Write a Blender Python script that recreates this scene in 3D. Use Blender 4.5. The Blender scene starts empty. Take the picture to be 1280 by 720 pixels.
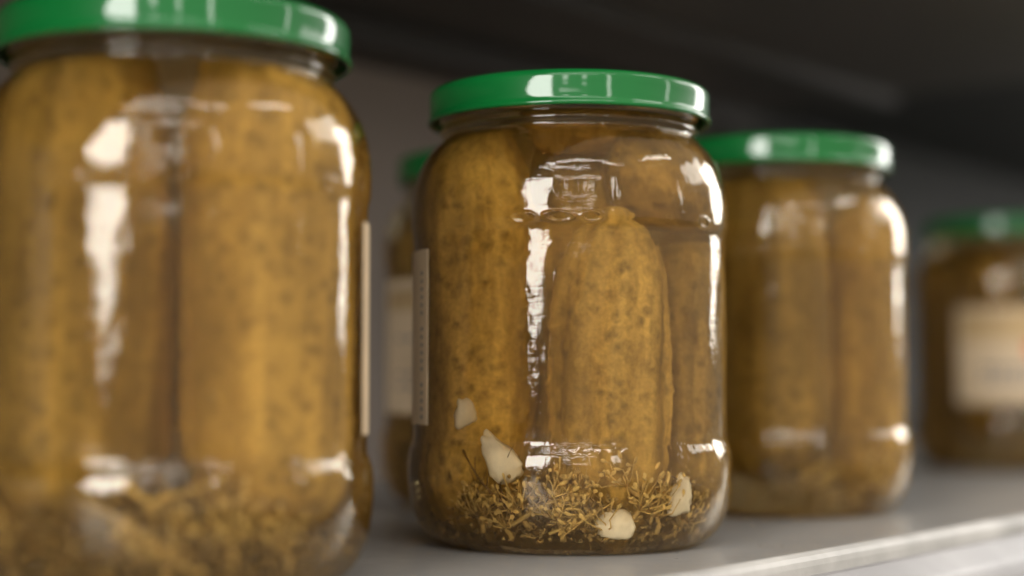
import bpy, math, random
from mathutils import Vector, Matrix, noise
R = math.radians
MM = 0.001
sc = bpy.context.scene
col = sc.collection
rnd = random.Random(11)

# ------------------------------------------------------------------ helpers
class MB:
    def __init__(s):
        s.v = []; s.f = []
    def add(s, verts, faces):
        b = len(s.v)
        s.v += [tuple(p) for p in verts]
        s.f += [tuple(i + b for i in f) for f in faces]
    def grid(s, rows, closed_u=True, cap0=None, cap1=None):
        """rows: list of equally long rings"""
        n = len(rows[0]); v = []; f = []
        for r in rows: v += list(r)
        for j in range(len(rows) - 1):
            for i in range(n if closed_u else n - 1):
                k = (i + 1) % n
                f.append((j*n+i, j*n+k, (j+1)*n+k, (j+1)*n+i))
        if cap0 is not None:
            v.append(cap0); c = len(v)-1
            f += [(c, (i+1) % n, i) for i in range(n)]
        if cap1 is not None:
            v.append(cap1); c = len(v)-1; b = (len(rows)-1)*n
            f += [(c, b+i, b+(i+1) % n) for i in range(n)]
        s.add(v, f)
    def tube(s, pts, rad, n=6):
        pts = [Vector(p) for p in pts]; rows = []
        for i, p in enumerate(pts):
            a = pts[max(i-1, 0)]; b = pts[min(i+1, len(pts)-1)]
            d = (b - a).normalized()
            u = d.orthogonal().normalized() if i == 0 else (u - d*u.dot(d)).normalized()
            w = d.cross(u)
            r = rad[i] if isinstance(rad, (list, tuple)) else rad
            rows.append([p + (u*math.cos(2*math.pi*k/n) + w*math.sin(2*math.pi*k/n))*r for k in range(n)])
        s.grid(rows, True, pts[0], pts[-1])
    def ball(s, c, rx, rz, d=Vector((0, 0, 1)), n=8, m=5, jit=0):
        c = Vector(c); q = d.normalized().to_track_quat('Z', 'Y'); rows = []
        for j in range(1, m):
            t = math.pi*j/m
            rows.append([c + q @ Vector((rx*math.sin(t)*math.cos(2*math.pi*k/n), rx*math.sin(t)*math.sin(2*math.pi*k/n), -rz*math.cos(t)))
                         * (1 + rnd.uniform(-jit, jit)) if jit == 0 else
                         c + (q @ Vector((rx*math.sin(t)*math.cos(2*math.pi*k/n), rx*math.sin(t)*math.sin(2*math.pi*k/n), -rz*math.cos(t))))
                         * (1 + rnd.uniform(-jit, jit)) for k in range(n)])
        s.grid(rows, True, c - q @ Vector((0, 0, rz)), c + q @ Vector((0, 0, rz)))
    def build(s, name, mat, parent=None, smooth=True, scale=MM):
        me = bpy.data.meshes.new(name)
        me.from_pydata([(x*scale, y*scale, z*scale) for x, y, z in s.v], [], s.f)
        me.update()
        if smooth: me.polygons.foreach_set('use_smooth', [True]*len(me.polygons))
        me.materials.append(mat)
        o = bpy.data.objects.new(name, me); col.objects.link(o)
        if parent: o.parent = parent
        return o

def tag(o, label=None, cat=None, group=None, kind=None):
    if label: o['label'] = label
    if cat: o['category'] = cat
    if group: o['group'] = group
    if kind: o['kind'] = kind
    return o
def empty(name, loc, rz=0):
    o = bpy.data.objects.new(name, None); col.objects.link(o)
    o.empty_display_size = 0.01
    o.location = Vector(loc)*MM; o.rotation_euler = (0, 0, rz); return o

# ------------------------------------------------------------------ materials
class NT:
    def __init__(s, name):
        s.m = bpy.data.materials.new(name); s.m.use_nodes = True
        s.t = s.m.node_tree; s.t.nodes.clear()
        s.out = s.n('ShaderNodeOutputMaterial')
    def n(s, typ, **kw):
        nd = s.t.nodes.new(typ)
        for k, v in kw.items():
            if k.startswith('_'): setattr(nd, k[1:], v)
            else: nd.inputs[k.replace('__', ' ')].default_value = v
        return nd
    def l(s, a, b): s.t.links.new(a, b)
    def ramp(s, fac, stops, interp='LINEAR'):
        r = s.n('ShaderNodeValToRGB'); cr = r.color_ramp; cr.interpolation = interp
        while len(cr.elements) < len(stops): cr.elements.new(0.5)
        for e, (p, c) in zip(cr.elements, stops):
            e.position = p; e.color = (c, c, c, 1) if not isinstance(c, tuple) else (*c, 1)
        s.l(fac, r.inputs[0]); return r.outputs[0]
    def mix(s, fac, a, b, mode='MIX'):
        m = s.n('ShaderNodeMix', _data_type='RGBA', _blend_type=mode)
        for src, i in ((fac, 0), (a, 6), (b, 7)):
            if hasattr(src, 'links'): s.l(src, m.inputs[i])
            else: m.inputs[i].default_value = src if i == 0 else (*src, 1)
        return m.outputs[2]
    def coords(s, scale, kind='Object', loc=(0, 0, 0)):
        tc = s.n('ShaderNodeTexCoord'); mp = s.n('ShaderNodeMapping')
        mp.inputs['Scale'].default_value = scale; mp.inputs['Location'].default_value = loc
        s.l(tc.outputs[kind], mp.inputs[0]); return mp.outputs[0]
    def noise(s, vec, scale, detail=3, rough=0.55, dist=0):
        n = s.n('ShaderNodeTexNoise', Scale=scale, Detail=detail, Roughness=rough, Distortion=dist)
        s.l(vec, n.inputs['Vector']); return n.outputs['Fac']

def simple(name, color, rough, bump=0, bscale=300, coat=0, metal=0, var=0.15, vscale=60, spec=0.5):
    t = NT(name); b = t.n('ShaderNodeBsdfPrincipled', Roughness=rough, Metallic=metal)
    b.inputs['Coat Weight'].default_value = coat; b.inputs['Coat Roughness'].default_value = 0.06
    b.inputs['Specular IOR Level'].default_value = spec
    c = t.coords((1, 1, 1))
    v = t.noise(c, vscale, 4)
    lo = tuple(x*(1-var) for x in color); hi = tuple(min(1, x*(1+var)) for x in color)
    t.l(t.ramp(v, [(0.3, lo), (0.7, hi)]), b.inputs['Base Color'])
    if bump:
        bp = t.n('ShaderNodeBump', Strength=bump, Distance=0.0004)
        t.l(t.noise(c, bscale, 3), bp.inputs['Height']); t.l(bp.outputs[0], b.inputs['Normal'])
    t.l(b.outputs[0], t.out.inputs[0]); return t.m

def glass_mat():
    t = NT('clear_glass'); g = t.n('ShaderNodeBsdfGlass', Roughness=0.0, IOR=1.5)
    g.inputs['Color'].default_value = (0.975, 0.945, 0.86, 1)
    c = t.coords((1, 1, 0.45))
    a = t.noise(c, 110, 3, 0.55)
    c2 = t.coords((0.7, 0.7, 3.6)); b = t.noise(c2, 260, 3, 0.6)
    ad = t.n('ShaderNodeMath', _operation='MULTIPLY_ADD'); ad.inputs[1].default_value = 0.065
    t.l(b, ad.inputs[0]); t.l(a, ad.inputs[2])
    bp = t.n('ShaderNodeBump', Strength=1.0, Distance=0.00042)
    t.l(ad.outputs[0], bp.inputs['Height']); t.l(bp.outputs[0], g.inputs['Normal'])
    t.l(g.outputs[0], t.out.inputs[0]); return t.m

def brine_mat():
    t = NT('cloudy_brine'); g = t.n('ShaderNodeBsdfGlass', Roughness=0.0, IOR=1.345/1.5)
    t.l(g.outputs[0], t.out.inputs[0])
    a = t.n('ShaderNodeVolumeAbsorption', Density=18.0)
    a.inputs['Color'].default_value = (0.88, 0.67, 0.25, 1)
    v = t.n('ShaderNodeVolumeScatter', Density=12.0, Anisotropy=0.3)
    v.inputs['Color'].default_value = (0.86, 0.60, 0.22, 1)
    ad = t.n('ShaderNodeAddShader'); t.l(a.outputs[0], ad.inputs[0]); t.l(v.outputs[0], ad.inputs[1])
    t.l(ad.outputs[0], t.out.inputs['Volume']); return t.m

def pickle_mat(name, gold, dark, seed):
    t = NT(name); b = t.n('ShaderNodeBsdfPrincipled', Roughness=0.55)
    b.inputs['Specular IOR Level'].default_value = 0.15
    c = t.coords((1, 1, 1), loc=(seed, seed*0.37, 0)); cs = t.coords((1, 1, 0.10), loc=(seed, 0, seed))
    cb = t.coords((1, 1, 0.32), loc=(seed, seed*0.37, 0)); big = t.noise(cb, 75, 5, 0.6)
    base = t.mix(t.ramp(big, [(0.36, 0.0), (0.62, 1.0)]), dark, gold)
    streak = t.ramp(t.noise(cs, 190, 3, 0.5), [(0.53, 0.0), (0.66, 0.5)])
    base = t.mix(streak, base, tuple(min(1, x*1.4) for x in gold))
    # darker skin freckles of uneven size
    w = t.noise(c, 700, 2)
    vc = t.mix(0.012, c, c)
    vo = t.n('ShaderNodeTexVoronoi', Scale=260.0, Randomness=1.0); 
    dn = t.n('ShaderNodeTexNoise', Scale=600.0, Detail=2.0); t.l(c, dn.inputs['Vector'])
    mx = t.n('ShaderNodeVectorMath', _operation='MULTIPLY_ADD'); mx.inputs[1].default_value = (0.0026,)*3
    t.l(dn.outputs['Color'], mx.inputs[0]); t.l(c, mx.inputs[2]); t.l(mx.outputs[0], vo.inputs['Vector'])
    spot = t.ramp(vo.outputs['Distance'], [(0.10, 1.0), (0.55, 0.0)])
    where = t.ramp(t.noise(c, 120, 3, 0.6), [(0.30, 0.05), (0.56, 1.0)])
    m = t.n('ShaderNodeMath', _operation='MULTIPLY'); t.l(spot, m.inputs[0]); t.l(where, m.inputs[1])
    m2 = t.n('ShaderNodeMath', _operation='MULTIPLY'); t.l(m.outputs[0], m2.inputs[0]); m2.inputs[1].default_value = 0.74
    base = t.mix(m2.outputs[0], base, tuple(x*0.55 for x in dark))
    fine = t.ramp(t.noise(c, 900, 3, 0.6), [(0.3, 0.80), (0.7, 1.12)])
    base = t.mix(1.0, base, fine, 'MULTIPLY')
    t.l(base, b.inputs['Base Color'])
    bp = t.n('ShaderNodeBump', Strength=0.6, Distance=0.0006)
    t.l(t.noise(c, 500, 4, 0.6), bp.inputs['Height']); t.l(bp.outputs[0], b.inputs['Normal'])
    t.l(b.outputs[0], t.out.inputs[0]); return t.m

def shelf_mat():
    t = NT('grey_shelf_paint'); b = t.n('ShaderNodeBsdfPrincipled', Roughness=0.32)
    c = t.coords((1, 1, 1)); v = t.noise(c, 9, 5, 0.6)
    t.l(t.ramp(v, [(0.3, (0.25, 0.245, 0.235)), (0.7, (0.32, 0.31, 0.295))]), b.inputs['Base Color'])
    t.l(t.ramp(t.noise(c, 40, 5, 0.7), [(0.3, 0.26), (0.7, 0.42)]), b.inputs['Roughness'])
    bp = t.n('ShaderNodeBump', Strength=0.25, Distance=0.0003)
    t.l(t.noise(c, 900, 2), bp.inputs['Height']); t.l(bp.outputs[0], b.inputs['Normal'])
    t.l(b.outputs[0], t.out.inputs[0]); return t.m

M = dict(
    glass=glass_mat(), brine=brine_mat(),
    lid=simple('green_lid_enamel', (0.003, 0.125, 0.024), 0.4, coat=0.8, var=0.06, bump=0.05, bscale=200, spec=0.1),
    liner=simple('lid_inside', (0.25, 0.22, 0.15), 0.5),
    paper=simple('cream_label_paper', (0.64, 0.49, 0.315), 0.6, var=0.08),
    ink=simple('grey_blue_ink', (0.10, 0.12, 0.17), 0.6),
    redink=simple('orange_red_ink', (0.65, 0.13, 0.05), 0.6),
    tan=simple('tan_ink', (0.48, 0.33, 0.16), 0.6),
    garlic=simple('garlic_flesh', (0.88, 0.76, 0.55), 0.4, bump=0.5, bscale=350, var=0.10, vscale=250),
    dill=simple('dill_seed_head', (0.64, 0.42, 0.12), 0.7, var=0.35, vscale=260),
    dillstalk=simple('dill_stalk', (0.42, 0.265, 0.075), 0.8, var=0.3, vscale=200),
    crumb=simple('dill_sediment', (0.33, 0.205, 0.055), 0.85, var=0.5, vscale=350),
    frond=simple('dill_frond', (0.17, 0.085, 0.02), 0.5, var=0.3, vscale=200),
    shelf=shelf_mat(),
    lip=simple('lit_shelf_edge', (0.42, 0.405, 0.38), 0.6, var=0.25, vscale=40, bump=0.5, bscale=150),  # light caught by the raised lip put into its pale colour
    rail=simple('pale_plastic_rail', (0.27, 0.258, 0.258), 0.5, var=0.25, vscale=18, bump=0.3, bscale=60),
    back=simple('grey_back_panel', (0.21, 0.165, 0.132), 0.5, var=0.10, vscale=6),
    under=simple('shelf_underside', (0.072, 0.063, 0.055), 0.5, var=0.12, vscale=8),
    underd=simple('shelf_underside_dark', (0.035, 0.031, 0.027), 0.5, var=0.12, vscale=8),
    black=simple('black_shade', (0.012, 0.015, 0.013), 0.6),  # near-black colour stands for the deep shade at the far end
)
PM = [pickle_mat('pickle_skin_gold', (0.60, 0.36, 0.074), (0.31, 0.175, 0.031), 0.0),
      pickle_mat('pickle_skin_olive', (0.44, 0.265, 0.056), (0.22, 0.128, 0.025), 0.31),
      pickle_mat('pickle_skin_brown', (0.38, 0.22, 0.045), (0.20, 0.11, 0.022), 0.73)]

# ------------------------------------------------------------------ jar
OUT = [(0, 2.6), (14, 2.3), (24, 1.3), (28, 0.25), (31, 0.0), (34.0, 0.35), (37.4, 2.1), (40.0, 5.2), (41.8, 9.5), (42.7, 14.5), (42.95, 19),
       (42.85, 22.6), (42.5, 24.8), (41.9, 26.3), (41.55, 27.3), (41.45, 28.6), (41.5, 31), (41.5, 40), (41.5, 55), (41.5, 70), (41.5, 79.5), (41.7, 81.2), (42.1, 82.8),
       (42.15, 85), (42.1, 89), (41.65, 93), (40.6, 97), (38.9, 100.6), (36.7, 103.6), (34.6, 105.7), (33.75, 106.9),
       (34.35, 107.9), (34.5, 108.8), (33.9, 109.9), (34.0, 111), (34.9, 112), (35.0, 115.6), (34.4, 117.2), (32, 117.5), (0, 117.5)]
INN = [(0, 4.2), (14, 4.0), (26, 2.9), (31, 2.3), (35.2, 3.8), (38.4, 7.2), (40.1, 12), (40.9, 17.5), (40.8, 22), (40.2, 25.2), (39.6, 28), (39.4, 31),
       (39.4, 55), (39.4, 78), (39.9, 83), (40.0, 88), (39.4, 92.5), (38.2, 96.4), (36.2, 100), (33.6, 103), (32.0, 105.5), (32.0, 114), (30, 115), (0, 115)]

def smooth_profile(P, step):
    out = []
    n = len(P)
    for i in range(n - 1):
        p0 = P[max(i-1, 0)]; p1 = P[i]; p2 = P[i+1]; p3 = P[min(i+2, n-1)]
        L = math.dist(p1, p2); k = max(1, int(math.ceil(L/(0.25 if step < 1 and 79 < p1[1] < 85.5 and p1[0] > 40 else step))))
        for j in range(k):
            t = j/k
            q = []
            for a in (0, 1):
                d1 = (p2[a]-p0[a])/max(math.dist(p0, p2), 1e-6)*L; d2 = (p3[a]-p1[a])/max(math.dist(p1, p3), 1e-6)*L
                h = 2*t**3-3*t**2+1, t**3-2*t**2+t, -2*t**3+3*t**2, t**3-t**2
                q.append(h[0]*p1[a]+h[1]*d1+h[2]*p2[a]+h[3]*d2)
            out.append((max(q[0], 0), q[1]))
    out.append(P[-1]); return out

def lathe(mb, prof, n, disp=None):
    rows = []
    for r, z in prof:
        if r < 0.01: r = 0.01
        row = []
        for i in range(n):
            a = 2*math.pi*i/n
            rr = r + (disp(a, z) if disp else 0)
            row.append((rr*math.sin(a), -rr*math.cos(a), z))
        rows.append(row)
    mb.grid(rows)

MARKS = [(-17.5, 5.2, 1.25), (-5.5, 5.6, 1.2), (5.5, 4.0, 1.25), (52, 3.2, 1.2)]
def emboss(a, z):
    d = 0
    if 79.5 < z < 86.5:
        deg = math.degrees(a); deg = deg - 360 if deg > 180 else deg
        for c, hw, hh in MARKS:
            s = (deg - c)*0.735
            if abs(s) < hw + 1.5:
                e = math.hypot(s/(hw*0.62), (z - 82.6 + 0.05*s)/hh)
                d += 0.42*math.exp(-((e-1)/0.24)**2)
    if 23.5 < z < 29.5:          # stippled bearing ring
        d += 0.10*math.exp(-((z-26.3)/0.8)**2)*max(0, math.sin(a*88))
    return d

g = MB(); lathe(g, smooth_profile(OUT, 0.75), 720, emboss)
GLASS = g
b = MB(); lathe(b, smooth_profile(INN, 1.5), 180)
BRINE = b
LIDP = [(0, 118.7), (20, 118.7), (30, 118.6), (32, 118.9), (33.4, 119.8), (35.2, 120.0), (36.6, 119.6), (37.35, 118.7), (37.5, 117.6), (37.5, 116), (37.5, 113.4),
        (37.6, 112.4), (37.95, 111.7), (37.9, 111.05), (37.3, 110.75), (36.7, 111.2), (36.5, 112.4), (36.5, 116.6), (36, 117.9), (0, 118.0)]
l = MB(); lathe(l, smooth_profile(LIDP, 0.5), 256, lambda a, z: 0.03*math.sin(a*3+z) + 0.02*math.sin(a*7))
LID = l

def arc_sheet(mb, a0, a1, z0, z1, r, th=0.22):
    n = max(2, int(abs(a1-a0)/2.5)); rows = []
    for i in range(n+1):
        a = R(a0+(a1-a0)*i/n); s, c = math.sin(a), -math.cos(a)
        rows.append([(r*s, r*c, z0), ((r+th)*s, (r+th)*c, z0), ((r+th)*s, (r+th)*c, z1), (r*s, r*c, z1)])
    cen = lambda q: tuple(sum(p[k] for p in q)/4 for k in range(3))
    mb.grid(rows, True, cen(rows[0]), cen(rows[-1]))

SIDE = [(z, r) for r, z in INN[3:-2]]
def inner(z):
    if z <= SIDE[0][0]: return SIDE[0][1]
    for (z0, r0), (z1, r1) in zip(SIDE, SIDE[1:]):
        if z <= z1: return r0 + (r1-r0)*(z-z0)/(z1-z0)
    return SIDE[-1][1]
def press(mb, off, q=None, gap=0.35):
    """push every vertex that would cross the jar wall or floor back inside, as fruit pressed against glass"""
    off = Vector(off)
    for i, v in enumerate(mb.v):
        p = (q @ Vector(v) if q else Vector(v)) + off
        p.z = min(max(p.z, 4.7), 113.5)
        r = math.hypot(p.x, p.y); m = inner(p.z) - gap
        if r > m: p.x *= m/r; p.y *= m/r
        p -= off
        mb.v[i] = tuple(q.inverted() @ p if q else p)
first = {}
def make_jar(loc, spin, label, lab=None, texts=(), group='glass pickle jars with green lids on the shelf'):
    t = empty('pickle_jar', loc, 0); tag(t, label, 'jar', group)
    for nm, mb, mt in (('glass_body', GLASS, M['glass']), ('lid', LID, M['lid'])):
        if nm not in first: first[nm] = mb.build(nm, mt, t); o = first[nm]
        else:
            o = first[nm].copy(); col.objects.link(o); o.parent = t
        o.rotation_euler = (0, 0, spin)
    if lab:
        m = MB(); arc_sheet(m, lab[0], lab[1], 31.5, 76.5, 41.62); lo = m.build('label', M['paper'], t, smooth=False)
        for nm, mt, rects in texts:
            m = MB()
            for a0, a1, z0, z1 in rects: arc_sheet(m, a0, a1, z0, z1, 41.86, 0.05)
            m.build(nm, M[mt], lo, smooth=False)
    return t
def make_brine(loc, label):
    if 'brine' not in first: o = first['brine'] = BRINE.build('brine', M['brine'])
    else: o = first['brine'].copy(); col.objects.link(o)
    o.location = Vector(loc)*MM
    tag(o, label, 'brine', 'brine filling the jars')

# ------------------------------------------------------------------ contents
def pickle(base, p0, p1, rad, label, mat=0, seed=0, bend=0, taper=0.12, hi=True, squash=1.0, ridge=1.0, end=(2.6, 2.6)):
    """a cucumber from p0 (bottom) to p1 (top), jar-local mm"""
    p0 = Vector(p0); p1 = Vector(p1); ax = p1 - p0; L = ax.length
    q = ax.normalized().to_track_quat('Z', 'Y')
    n, m = (128, 150) if hi else (64, 70)
    rows = []; off = Vector((seed*13.1, seed*7.7, seed*3.3))
    for j in range(m+1):
        t = 0.5 - 0.5*math.cos(math.pi*j/m)
        t = min(max(t, 0.0006), 0.9994)
        zz = t*L
        de = min(zz, L-zz); e = end[0] if zz < L/2 else end[1]
        cap = rad*1.35
        f = 1.0 if de >= cap else (1 - (1-de/cap)**e)**(1/e if e > 2 else 0.5)
        prof = rad*f*(1 - taper*(abs(t-0.45)*2)**2)
        cx = bend*math.sin(math.pi*t)
        row = []
        for i in range(n):
            a = 2*math.pi*i/n
            ca, sa = math.cos(a), math.sin(a)
            k = 1 + ridge*(0.018*math.sin(a*3+seed) + 0.022*math.sin(a*8+seed*2+2*math.sin(t*4)))*(0.55+0.9*(1-f if f < 1 else 0)+0.45*t)
            P = Vector((ca*rad, sa*rad, zz)) + off
            k += 0.035*noise.noise(P*0.07) + 0.022*noise.noise(P*0.2)
            w = noise.voronoi(P*0.16)[0][0]
            k += (0.065 if w < 0.33 else 0)*max(0, 1-(w/0.33)**2)*min(1, f*1.5)
            k += 0.006*noise.noise(P*0.9)
            row.append(Vector((cx + ca*prof*k, sa*prof*k*squash, zz)))
        rows.append(row)
    mb = MB(); mb.grid(rows, True, Vector((0, 0, 0)), Vector((0, 0, L))); press(mb, p0, q, 0.7)
    o = mb.build('pickled_cucumber', PM[mat])
    o.rotation_mode = 'QUATERNION'; o.rotation_quaternion = q
    o.location = (Vector(base) + p0)*MM
    tag(o, label, 'pickle', 'pickled cucumbers packed in the jars')
    return o

def garlic(base, c, size, d, label, seed):
    r = random.Random(seed); mb = MB(); rows = []; n, m = 20, 12
    d = Vector(d).normalized(); yy = (Vector((0, 1, 0)) - d*d.y).normalized(); q = Matrix((yy.cross(d), yy, d)).transposed()
    for j in range(1, m):
        t = math.pi*j/m; row = []
        for i in range(n):
            a = 2*math.pi*i/n
            se = lambda x, p: math.copysign(abs(x)**p, x)
            v = Vector((se(math.cos(a), .6)*se(math.sin(t), .55)*size[0], se(math.sin(a), .6)*se(math.sin(t), .55)*size[1], -se(math.cos(t), .7)*size[2]))
            v *= 1 + 0.36*noise.noise(v*0.25 + Vector((seed*9, 0, 0))) + 0.22*noise.noise(v*0.6+Vector((0, seed*5, 0)))
            v.x *= 1 - 0.30*v.z/size[2]
            row.append(q @ v)
        rows.append(row)
    mb.grid(rows, True, q @ Vector((0, 0, -size[2]*0.95)), q @ Vector((0, 0, size[2]*0.95)))
    o = mb.build('garlic_piece', M['garlic']); o.location = (Vector(base)+Vector(c))*MM
    tag(o, label, 'garlic', 'garlic pieces in the middle jar')

def umbel(base, c, d, L, nr, label, seed, stem=5, spread=1.0):
    r = random.Random(seed); d = (Vector(d) + Vector((r.uniform(-.6,.6), 0, r.uniform(-.35,.1)))).normalized(); c = Vector(c)
    t = empty('dill_flower_head', Vector(base)+c); tag(t, label, 'dill', 'dill flower heads in the brine')
    q = d.to_track_quat('Z', 'Y')
    s = MB(); s.tube([Vector((0, 0, 0)), -d*stem*0.5 + Vector((r.uniform(-1, 1), 0, r.uniform(-.4, .4))), -d*stem + Vector((r.uniform(-2, 2), r.uniform(-1, 1), 0))], [0.55, 0.65, 0.75], 8)
    press(s, c); s.build('stalk', M['dillstalk'], t)
    rays = MB(); seeds = MB()
    for i in range(nr):
        th = spread*math.sqrt((i+0.5)/nr)*1.25; ph = i*2.39996 + r.uniform(-.2, .2)
        dr = q @ Vector((math.sin(th)*math.cos(ph), math.sin(th)*math.sin(ph), math.cos(th)))
        out = (dr - d*0.35).normalized()
        l = L*r.uniform(0.75, 1.1)
        p1 = dr*l*0.5 - out*l*0.05; p2 = dr*l*0.85 + d*l*0.12; p3 = p2 + (d*0.5+dr*0.4 + Vector((r.uniform(-.5, .5), r.uniform(-.5, .5), r.uniform(-.6, .4))))*l*0.2
        p1 += Vector((r.uniform(-.8,.8), r.uniform(-.3,.3), r.uniform(-.8,.8))); rays.tube([Vector((0, 0, 0)), p1, p2, p3], [0.22, 0.17, 0.15, 0.16], 6)
        sd = (p3-p2).normalized()
        seeds.ball(p3+sd*0.5, r.uniform(.3, .62), r.uniform(.6, 1.25), sd, 8, 6) if r.random() < 0.85 else None
        if r.random() < 0.45:
            e = p2 + Vector((r.uniform(-1, 1), r.uniform(-1, 1), r.uniform(-.3, 1.2)))*1.3
            rays.tube([p2, e], 0.14, 5); seeds.ball(e, .5, .8, e-p2, 7, 5)
    press(rays, c); press(seeds, c, None, 0.3)
    rays.build('flower_rays', M['dill'], t); seeds.build('seed_cluster', M['dill'], t)

def frond(base, pts, label, seed, w=0.34, mat='frond', nb=6):
    r = random.Random(seed); mb = MB(); pts = [Vector(p) for p in pts]
    mb.tube(pts, [w*(1-0.5*i/len(pts)) for i in range(len(pts))], 6)
    for k in range(nb):
        i = r.randrange(1, len(pts)); p = pts[i-1].lerp(pts[i], r.random())
        d = (pts[i]-pts[i-1]).normalized(); sd = (d + Vector((r.uniform(-.9, .9), r.uniform(-.25, .25), r.uniform(-.6, .9)))).normalized()
        l = r.uniform(2.5, 6); mid = p + sd*l*0.5
        mb.tube([p, mid, p+sd*l+Vector((r.uniform(-1, 1), 0, r.uniform(-.5, 1.2)))], [w*0.5, w*0.42, w*0.2], 5)
    press(mb, (0, 0, 0)); o = mb.build('dill_frond', M[mat]); o.location = Vector(base)*MM
    tag(o, label, 'dill', 'loose dill stems in the brine')

def crumbs(base, label, seed, nseed=900, ntw=420, ztop=13):
    r = random.Random(seed); mb = MB(); tw = MB()
    def pos(zt):
        while True:
            a = r.uniform(-math.pi, math.pi); rr = 37.5*math.sqrt(r.random())
            z = 3.9 + abs(r.gauss(0, 1))*zt*0.5
            if r.random() < 0.45: a = r.gauss(0, 0.75); rr = r.uniform(30, 39.5)
            lim = 31.0 if z < 5 else (34.5 if z < 7.5 else (37.0 if z < 11 else 38.6))
            if rr < lim: return Vector((rr*math.sin(a), -rr*math.cos(a), z))
    for _ in range(nseed):
        p = pos(ztop); d = Vector((r.gauss(0, 1), r.gauss(0, 1), r.gauss(0, .6)))
        mb.ball(p, r.uniform(.22, .62), r.uniform(.4, 1.25), d, 7, 5)
    for _ in range(ntw):
        p = pos(ztop); d = Vector((r.gauss(0, 1), r.gauss(0, 1), r.gauss(0, .5))).normalized()
        l = r.uniform(2, 7); e = p + d*l
        if math.hypot(e.x, e.y) > 37.5 or e.z < 5 or (e.z < 9 and math.hypot(e.x, e.y) > 34): continue
        mb.tube([p, p+d*l*0.33+Vector((r.gauss(0, .5), r.gauss(0, .3), r.gauss(0, .6))), p+d*l*0.66+Vector((r.gauss(0, .5), 0, r.gauss(0, .6))), e], r.uniform(.09, .24), 5)
    press(mb, (0, 0, 0)); o = mb.build('dill_crumbs', M['crumb']); o.location = Vector(base)*MM
    tag(o, label, 'dill', kind='stuff')

# positions (mm): camera at the origin, looking along +Y
JB = (15.3, 427.8, 0); JA = (-72.6, 342.6, 0); JC = (88, 531.5, 0); JD = (-2.5, 560, 0); JE = (240, 783, 0)

# --- middle jar, in focus
make_jar(JB, 0, 'sharply focused middle jar of pickles with green lid and cream label edge on its left', (-208, -62),
         [('printed_text', 'ink', [(-67.6+0.0, -66.2, 33+i*2.05, 33+i*2.05+1.0) for i in range(20) if i % 7 != 5])])
make_brine(JB, 'yellow brown brine filling the sharply focused middle jar')
pickle(JB, (-21.0, -13.2, 6), (-20.8, -11.0, 103), 14.9, 'tall golden pickle at the left inside the middle jar, behind two garlic pieces', 0, 1, bend=1.0)
pickle(JB, (8.6, -22.0, 5), (9.4, -22.2, 86.5), 13.5, 'freckled ribbed golden pickle at the front centre of the middle jar', 0, 2, taper=0.24, ridge=3.0, end=(2.2, 1.9))
pickle(JB, (26.0, -5.0, 6), (25.6, -4.5, 79), 13.4, 'brownish pickle at the right inside the middle jar, below the slanted one', 1, 3)
pickle(JB, (10, -19, 98), (28, 9, 86), 10.2, 'short brown pickle lying across the top right of the middle jar', 2, 4, taper=0.3, end=(2, 2))
pickle(JB, (6, 9, 15), (4.0, 4, 111), 12.0, 'dim tall pickle standing behind the front centre one in the middle jar', 1, 5)
pickle(JB, (-8.5, -3.5, 12), (-8.0, -3, 88), 10.5, 'narrow pickle filling the gap between the two front pickles of the middle jar', 0, 9)
pickle(JB, (-20, 18, 14), (-16, 18, 100), 12, 'hidden pickle behind the tall left one in the middle jar', 2, 6, hi=False)
pickle(JB, (23, 25.5, 14), (21, 24, 84), 10.5, 'dark pickle at the rear right inside the middle jar', 2, 7, hi=False)
pickle(JB, (-11, -11, 105.5), (18, -10.5, 105.0), 7.6, 'small brown pickle lying level beneath the lid of the middle jar', 2, 8, taper=0.05)
garlic(JB, (-26.0, -26.2, 35.0), (2.7, 1.5, 3.2), (-.3, 0, 1), 'small roundish garlic piece against the left pickle of the middle jar', 1)
garlic(JB, (-18.2, -32.6, 24.2), (3.3, 2.0, 6.6), (-.70, 0, 1), 'largest garlic piece, slanting at the lower left of the middle jar', 2)
garlic(JB, (25.6, -28.0, 14.6), (2.9, 1.6, 4.6), (.1, 0, 1), 'upright pointed garlic piece at the lower right of the middle jar', 3)
garlic(JB, (9.6, -34.2, 8.6), (4.4, 1.8, 3.4), (.2, 0, 1), 'lowest garlic piece, lying near the bottom front of the middle jar', 4)
umbel(JB, (-4, -34.5, 9.5), (.15, -.25, 1), 8.5, 22, 'spreading dill flower head at the bottom centre of the middle jar', 1)
umbel(JB, (15.0, -33.0, 11.5), (.1, -.25, 1), 9.5, 20, 'fan shaped dill flower head left of the upright garlic in the middle jar', 2)
umbel(JB, (-13, -33, 11.5), (-.2, -.3, 1), 7.5, 18, 'dill flower head beneath the largest garlic piece in the middle jar', 3)
umbel(JB, (2, -33.8, 9.6), (-.6, -.35, .8), 6.0, 26, 'dense golden dill head left of the lowest garlic piece', 4, stem=5)
umbel(JB, (-22, -26, 9.5), (-.5, -.4, 1), 7.5, 18, 'dull dill flower head at the lower left of the middle jar', 5)
umbel(JB, (26, -23, 9), (.5, -.3, .8), 7.0, 16, 'dill flower head below the upright garlic piece at the right', 6)
for k, (az, z) in enumerate([(-36, 10), (-27, 7.5), (-9, 14), (4, 12.5), (12, 7), (33, 10), (44, 12), (20, 17)]):
    umbel(JB, (35.2*math.sin(R(az)), -35.2*math.cos(R(az)), z), (random.Random(k).uniform(-.5, .5), -.15, .9), 6.0 + (k % 3), 15, 'small dill seed head among the tangle at the bottom of the middle jar', 60+k, stem=4)
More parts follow.
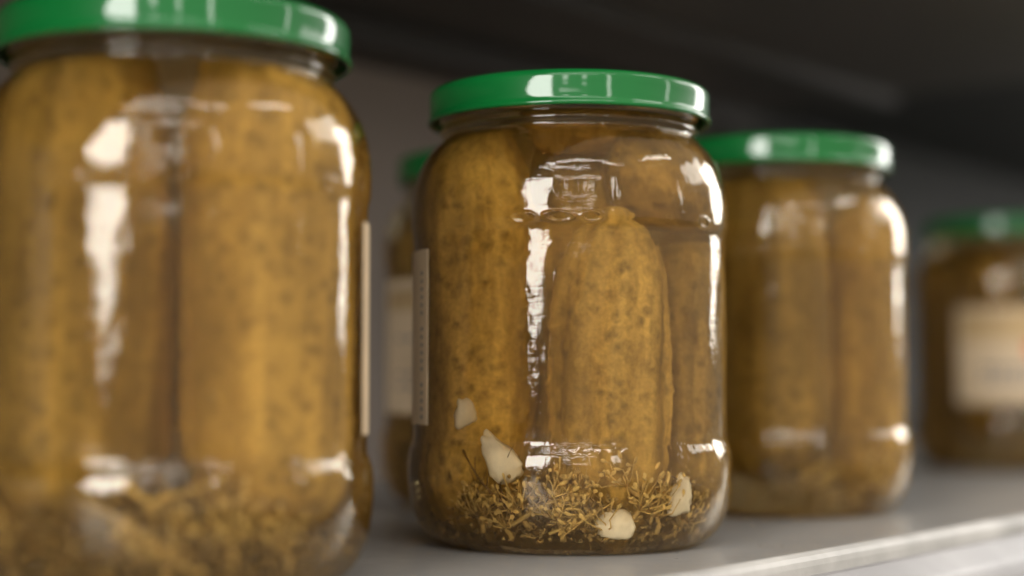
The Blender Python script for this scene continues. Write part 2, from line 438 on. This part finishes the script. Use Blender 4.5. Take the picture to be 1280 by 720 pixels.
frond(JB, [(-14, -35, 10), (-18, -33.5, 14), (-22, -31.5, 18), (-26.5, -28, 25)], 'thin dark dill frond reaching up the lower left of the middle jar', 1)
frond(JB, [(-16, -34, 12), (-17.5, -33.5, 17), (-17, -34, 22)], 'short dark dill frond beside the largest garlic piece', 2, 0.28)
frond(JB, [(22.5, -29.5, 19.5), (26, -27.6, 17.5), (30.5, -23.5, 16.8)], 'thin dark dill frond crossing the upright garlic piece', 3, 0.22, nb=3)
frond(JB, [(27.5, -26.5, 8), (28.2, -25.8, 12), (28.6, -25.4, 16)], 'thin dark dill thread right of the upright garlic piece', 4, 0.2, nb=2)
frond(JB, [(-15, -34.5, 8), (-8, -35.5, 12.5), (-2, -36, 15)], 'pale dill stem slanting below the largest garlic piece', 5, 0.6, 'dillstalk', nb=4)
frond(JB, [(-6, -34.5, 6.4), (1, -35.4, 9), (6, -35.6, 12)], 'pale dill stem slanting above the lowest garlic piece', 6, 0.4, 'dill', nb=3)
crumbs(JB, 'dill seeds and crumbs settled on the bottom of the middle jar', 1)

for k in range(14):
    r_ = random.Random(100+k); a0 = R(r_.uniform(-52, 52)); a1 = a0 + R(r_.uniform(-14, 14)); z0 = r_.uniform(6.5, 11); z1 = r_.uniform(9, 20)
    rr = 35.3 if z0 > 8 else 34.2
    am = (a0+a1)/2
    frond(JB, [(rr*math.sin(a0), -rr*math.cos(a0), z0), (36.2*math.sin(am), -36.2*math.cos(am), (z0+z1)/2+r_.uniform(-1, 2)), (37*math.sin(a1), -37*math.cos(a1), z1)],
          'thin olive dill stem in the tangle at the bottom of the middle jar', 50+k, r_.uniform(.14, .3), r_.choice(['frond', 'dillstalk', 'dillstalk', 'dill']), nb=r_.randrange(3, 8))

# --- near jar at the left, out of focus
make_jar(JA, R(7), 'nearest and largest looking jar of pickles at the left, cut by the picture edge', (82, 205))
make_brine(JA, 'yellow brown brine filling the nearest jar at the left')
pickle(JA, (20.8, -12.0, 13), (19.8, -10, 109), 16.9, 'big golden pickle at the right inside the nearest jar', 0, 11, hi=False, taper=0.06)
pickle(JA, (-12.4, -18.5, 13), (-13.0, -15.5, 109), 16.0, 'big pickle at the front left inside the nearest jar', 1, 12, hi=False, taper=0.08)
pickle(JA, (-27, 1, 8), (-26, 2, 98), 12.2, 'pickle with shade-darkened skin at the far left inside the nearest jar', 2, 13, hi=False)  # darker skin imitates the weaker light on the jar's left side
pickle(JA, (-19, 21, 10), (-19, 21, 96), 11.0, 'hidden pickle at the rear left inside the nearest jar', 2, 14, hi=False)
pickle(JA, (24, 18, 10), (23, 18, 96), 11.5, 'hidden pickle at the rear right inside the nearest jar', 2, 15, hi=False)
umbel(JA, (18, -33, 12), (.1, -.3, 1), 9, 22, 'blurred dill flower head at the lower right of the nearest jar', 11)
umbel(JA, (6, -35, 9), (-.2, -.3, 1), 9, 20, 'blurred dill flower head at the bottom centre of the nearest jar', 12)
umbel(JA, (-24, -26, 10), (-.2, -.3, 1), 8, 20, 'blurred dill flower head at the lower left of the nearest jar', 13)
umbel(JA, (27, -25, 10), (.3, -.3, 1), 7, 18, 'blurred dill flower head at the right rim of the nearest jar bottom', 14)
frond(JA, [(-10.5, -36, 22), (2, -37, 14), (12, -35.5, 7)], 'thick pale dill stem slanting across the bottom of the nearest jar', 11, 1.3, 'dillstalk', nb=3)
frond(JA, [(-2, -37.5, 24), (4, -37.5, 20), (12, -36.5, 22)], 'loose dill stem above the slanting thick one in the nearest jar', 12, 0.7, 'dill', nb=7)
crumbs(JA, 'dill seeds and crumbs settled on the bottom of the nearest jar', 2, 1500, 500, 20)

# --- jar behind at the right
make_jar(JC, R(-24), 'blurred jar of pickles just behind and right of the sharply focused jar')
make_brine(JC, 'yellow brown brine filling the blurred jar right of the focused one')
pickle(JC, (-5.5, -18.5, 12), (-6.0, -17, 109), 17.5, 'wide pickle at the front of the blurred jar right of the focused one', 1, 21, hi=False, taper=0.05)
pickle(JC, (24.8, -6.6, 7), (24, -6, 100), 13.6, 'golden pickle at the right inside the blurred jar behind the focused one', 0, 22, hi=False)
pickle(JC, (-27, 6, 15), (-27, 6, 92), 11.5, 'pickle at the left inside the blurred jar behind the focused one', 1, 23, hi=False)
pickle(JC, (0, 22, 14), (0, 22, 105), 14.0, 'hidden pickle at the rear of the blurred jar right of the focused one', 2, 24, hi=False)
umbel(JC, (8, -34, 10), (0, -.3, 1), 8, 18, 'blurred dill flower head at the bottom of the jar right of the focused one', 21)
umbel(JC, (22, -27, 11), (.2, -.3, 1), 8, 18, 'blurred dill flower head at the bottom right of the jar behind the focused one', 22)
crumbs(JC, 'dill seeds and crumbs on the bottom of the blurred jar right of the focused one', 3, 420, 140, 22)

# --- jar in the second row, seen between the two front jars
make_jar(JD, R(40), 'half hidden jar seen between the nearest jar and the sharply focused jar', (-74, 60),
         [('printed_text', 'ink', [(-60+i*9, -55+i*9, z, z+1.2) for i in range(10) for z in (40, 44, 56)]), ('coloured_band', 'tan', [(-70, 50, 66, 73)])])
make_brine(JD, 'brine filling the half hidden jar between the two front jars')
pickle(JD, (-22, -12, 15), (-22, -12, 98), 14.0, 'pickle at the left inside the half hidden jar between the two front jars', 1, 31, hi=False)
pickle(JD, (12, -20, 15), (12, -20, 98), 15.0, 'pickle at the front right inside the half hidden jar', 1, 32, hi=False)
pickle(JD, (-25.5, 8, 6), (-26, 8, 92), 13.0, 'brown pickle against the left wall of the half hidden jar', 2, 34, hi=False)
pickle(JD, (0, 20, 14), (0, 20, 100), 15.0, 'hidden pickle at the rear inside the half hidden jar', 2, 33, hi=False)
crumbs(JD, 'dill seeds and crumbs on the bottom of the half hidden jar', 4, 1300, 200, 22)

# --- farthest jar, cut by the right edge
make_jar(JE, R(15), 'farthest and most blurred jar at the right edge, with a broad cream label', (-47, 62),
         [('printed_text', 'ink', [(-30+i*7, -25.5+i*7, z, z+2.6) for i in range(11) for z in (41, 46)]),
          ('red_mark', 'redink', [(-2, 20, 53, 61)]), ('coloured_band', 'tan', [(-44, 59, 60.5, 74.5)])])
make_brine(JE, 'brine filling the farthest jar at the right edge')
pickle(JE, (-14, -19, 15), (-14, -19, 100), 14.5, 'dark pickle at the left inside the farthest jar', 2, 41, hi=False)
pickle(JE, (18, -16, 15), (18, -16, 98), 14.0, 'dark pickle at the right inside the farthest jar', 2, 42, hi=False)
pickle(JE, (-26.5, 3, 5), (-27, 3, 100), 12.5, 'dark pickle against the left wall of the farthest jar', 2, 44, hi=False)
pickle(JE, (27, 8, 10), (27, 8, 100), 12.5, 'hidden dark pickle at the right wall of the farthest jar', 2, 45, hi=False)
pickle(JE, (2, 20, 14), (2, 20, 100), 16.0, 'hidden pickle at the rear inside the farthest jar', 2, 43, hi=False)
crumbs(JE, 'dill seeds and crumbs on the bottom of the farthest jar', 5, 1500, 200, 24)

# ------------------------------------------------------------------ shelf unit (frame: u along the edge, n into the shelf)
E0 = Vector((42, 351, 0)); ANG = math.atan2(116.5, 144)
U = Vector((math.sin(ANG), math.cos(ANG), 0)); N = Vector((-U.y, U.x, 0))
def P(u, n, z): return E0 + U*u + N*n + Vector((0, 0, z))
def extrude(name, prof, u0, u1, mat, parent=None, closed=True, smooth=False, k=1):
    mb = MB(); rows = [[P(u0+(u1-u0)*i/k, n, z) for n, z in prof] for i in range(k+1)]
    c = lambda r: sum(r, Vector())/len(r)
    mb.grid(rows, closed, c(rows[0]) if closed else None, c(rows[-1]) if closed else None)
    o = mb.build(name, mat, parent, smooth=smooth)
    return o
U0, U1, US = -700, 2600, 470
unit = empty('shop_shelf', (0, 0, 0)); tag(unit, 'grey metal shop shelf that the pickle jars stand on', 'shelf')
bead = [(1.2+1.6*math.cos(t), -0.7+1.5*math.sin(t)) for t in [R(a) for a in range(150, -1, -15)]]
# deck with a small rounded lip along its front edge
deck = [(289, 0), (4.6, 0), (4.6, -3), (289, -3)]
lip = [(4.55, -0.02), (4.0, 0.35), (3.0, 1.2), (1.8, 1.65), (0.6, 1.6), (-0.6, 0.95), (-1.3, -0.1), (-1.5, -1.4), (-1.5, -22), (0.2, -22), (0.2, -3), (4.55, -3)]
extrude('shelf_deck', deck, U0, U1, M['shelf'], unit)
extrude('front_lip', lip, U0, U1, M['lip'], unit)
rail = [(-1.6, -3.6), (-2.4, -3.4), (-3.4, -3.8), (-8.5, -8.0), (-9.3, -9.3), (-10, -11), (-14.5, -24), (-15.2, -27), (-14, -27.6), (-1.3, -27)]
extrude('price_rail', rail, U0, U1, M['rail'], unit)
strip = [(-10.35, -11.2), (-11.0, -12.8), (-11.25, -12.9), (-10.6, -11.1)]
extrude('rail_groove', strip, U0, U1, M['rail'], unit)
extrude('back_panel', [(289, -40), (289, 187), (293, 187), (293, -40)], U0, US, M['back'], unit)
up = empty('upper_shelf', (0, 0, 0)); tag(up, 'dark underside of the shelf above the pickle jars', 'shelf')
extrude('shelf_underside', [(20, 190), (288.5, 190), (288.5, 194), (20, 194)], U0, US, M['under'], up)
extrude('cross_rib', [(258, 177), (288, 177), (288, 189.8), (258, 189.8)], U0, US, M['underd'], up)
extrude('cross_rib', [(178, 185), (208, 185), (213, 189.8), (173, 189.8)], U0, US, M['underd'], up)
far = empty('shade_backdrop', (0, 0, 0)); tag(far, 'added black cabinet back in the dark behind the farthest jar', 'backdrop')  # added black sheets standing in for the unlit far end of the shelf
extrude('shade_back', [(283, -40), (283, 420), (288, 420), (288, -40)], US+4, U1, M['black'], far)
extrude('shade_top', [(20, 197), (282, 197), (282, 207), (20, 207)], US+4, U1, M['black'], far)

# floor of the shop, far below the shelf
fl = MB(); S = 6000
fl.add([(-S, -S, -900), (S, -S, -900), (S, S, -900), (-S, S, -900)], [(0, 1, 2, 3)])
tag(fl.build('floor', simple('shop_floor', (0.35, 0.33, 0.30), 0.4, vscale=1), smooth=False), kind='structure')

# ------------------------------------------------------------------ light
def area(name, pos, tgt, w, h, power, colr=(1, 0.97, 0.93)):
    ld = bpy.data.lights.new(name, 'AREA'); ld.shape = 'RECTANGLE'; ld.size = w; ld.size_y = h
    ld.energy = power; ld.color = colr
    o = bpy.data.objects.new(name, ld); col.objects.link(o); o.location = pos
    o.rotation_euler = (Vector(tgt)-Vector(pos)).to_track_quat('-Z', 'Y').to_euler()
    return o
T = Vector((0.0153, 0.4278, 0.06))
def polar(az, el, d):   # az from the camera side, positive to the right
    a, e = R(az), R(el)
    return T + Vector((math.sin(a)*math.cos(e), -math.cos(a)*math.cos(e), math.sin(e)))*d
def panel(name, az, el, d, w, h, rad, colr=(1, 0.97, 0.93)):
    # radiance = power / (pi * area)
    return area(name, polar(az, el, d), T, w, h, rad*math.pi*w*h, colr)
panel('shop_window', -26.5, 14.6, 2.0, 0.76, 0.68, 21.0)
panel('shop_window_low', -26.0, 4.1, 2.0, 0.50, 0.05, 21.0)
panel('shop_window_low', -25.5, 2.3, 2.0, 0.28, 0.07, 21.0)
panel('shop_window_pane', -5, 17, 2.2, 0.14, 0.24, 9.0)
panel('shop_window_pane', 10, 17, 2.2, 0.12, 0.24, 8.0)
panel('shop_window_transom', 4, 24.5, 2.2, 1.25, 0.07, 12.0)
panel('shop_window_sill', 2, 9.3, 2.2, 0.9, 0.05, 10.0)
panel('shop_window_post', 30, 16, 2.2, 0.10, 0.55, 11.0)
panel('bright_aisle', 131, 14.2, 2.2, 0.66, 0.74, 12.0)
panel('bright_aisle_low', 128, 2.9, 2.2, 0.34, 0.10, 11.0)
panel('bright_aisle_top', 112, 24, 2.2, 1.1, 0.55, 6.0)
panel('aisle_post', 84, 14, 2.2, 0.07, 0.5, 10.0)
panel('ceiling_tube', 10, 43, 2.0, 1.7, 0.06, 22.0)
panel('ceiling_tube', -12, 35, 2.0, 1.5, 0.05, 20.0)
panel('ceiling_tube', 76, 42, 2.0, 0.9, 0.08, 22.0)

w = bpy.data.worlds.new('World'); sc.world = w; w.use_nodes = True
nt = w.node_tree; nt.nodes.clear()
o_ = nt.nodes.new('ShaderNodeOutputWorld'); bg = nt.nodes.new('ShaderNodeBackground')
tc = nt.nodes.new('ShaderNodeTexCoord'); vm = nt.nodes.new('ShaderNodeVectorMath'); vm.operation = 'DOT_PRODUCT'
vm.inputs[1].default_value = Vector((0.72, -0.60, 0.35)).normalized()
rp = nt.nodes.new('ShaderNodeValToRGB'); mr = nt.nodes.new('ShaderNodeMapRange'); mr.inputs[1].default_value = -1; mr.inputs[2].default_value = 1
e = rp.color_ramp.elements; e[0].position = 0.25; e[0].color = (0.02, 0.02, 0.02, 1); e[1].position = 1.0; e[1].color = (0.80, 0.73, 0.63, 1)
nt.links.new(tc.outputs['Generated'], vm.inputs[0]); nt.links.new(vm.outputs['Value'], mr.inputs[0]); nt.links.new(mr.outputs[0], rp.inputs[0])
nt.links.new(rp.outputs[0], bg.inputs[0]); bg.inputs[1].default_value = 1.0; nt.links.new(bg.outputs[0], o_.inputs[0])

# ------------------------------------------------------------------ camera
cd = bpy.data.cameras.new('camera'); cam = bpy.data.objects.new('camera', cd); col.objects.link(cam); sc.camera = cam
F = 2000/1280*36
cd.sensor_width = 36; cd.lens = F; cd.clip_start = 0.01; cd.clip_end = 50
cam.location = (0, 0, 0.0436); cam.rotation_euler = (R(90 + 3.2), 0, 0)
cd.dof.use_dof = True; cd.dof.focus_distance = 0.383; cd.dof.aperture_fstop = 4.1; cd.dof.aperture_blades = 0

sc.render.engine = 'CYCLES'
cy = sc.cycles
cy.use_denoising = True; cy.denoiser = 'OPENIMAGEDENOISE'; cy.denoising_input_passes = 'RGB_ALBEDO_NORMAL'
cy.max_bounces = 14; cy.transmission_bounces = 12; cy.glossy_bounces = 6; cy.diffuse_bounces = 3; cy.transparent_max_bounces = 8
cy.volume_bounces = 2; cy.sample_clamp_indirect = 5.0; cy.caustics_reflective = True; cy.caustics_refractive = True; cy.blur_glossy = 0.3
sc.view_settings.view_transform = 'Standard'; sc.view_settings.look = 'None'; sc.view_settings.exposure = 0; sc.view_settings.gamma = 1
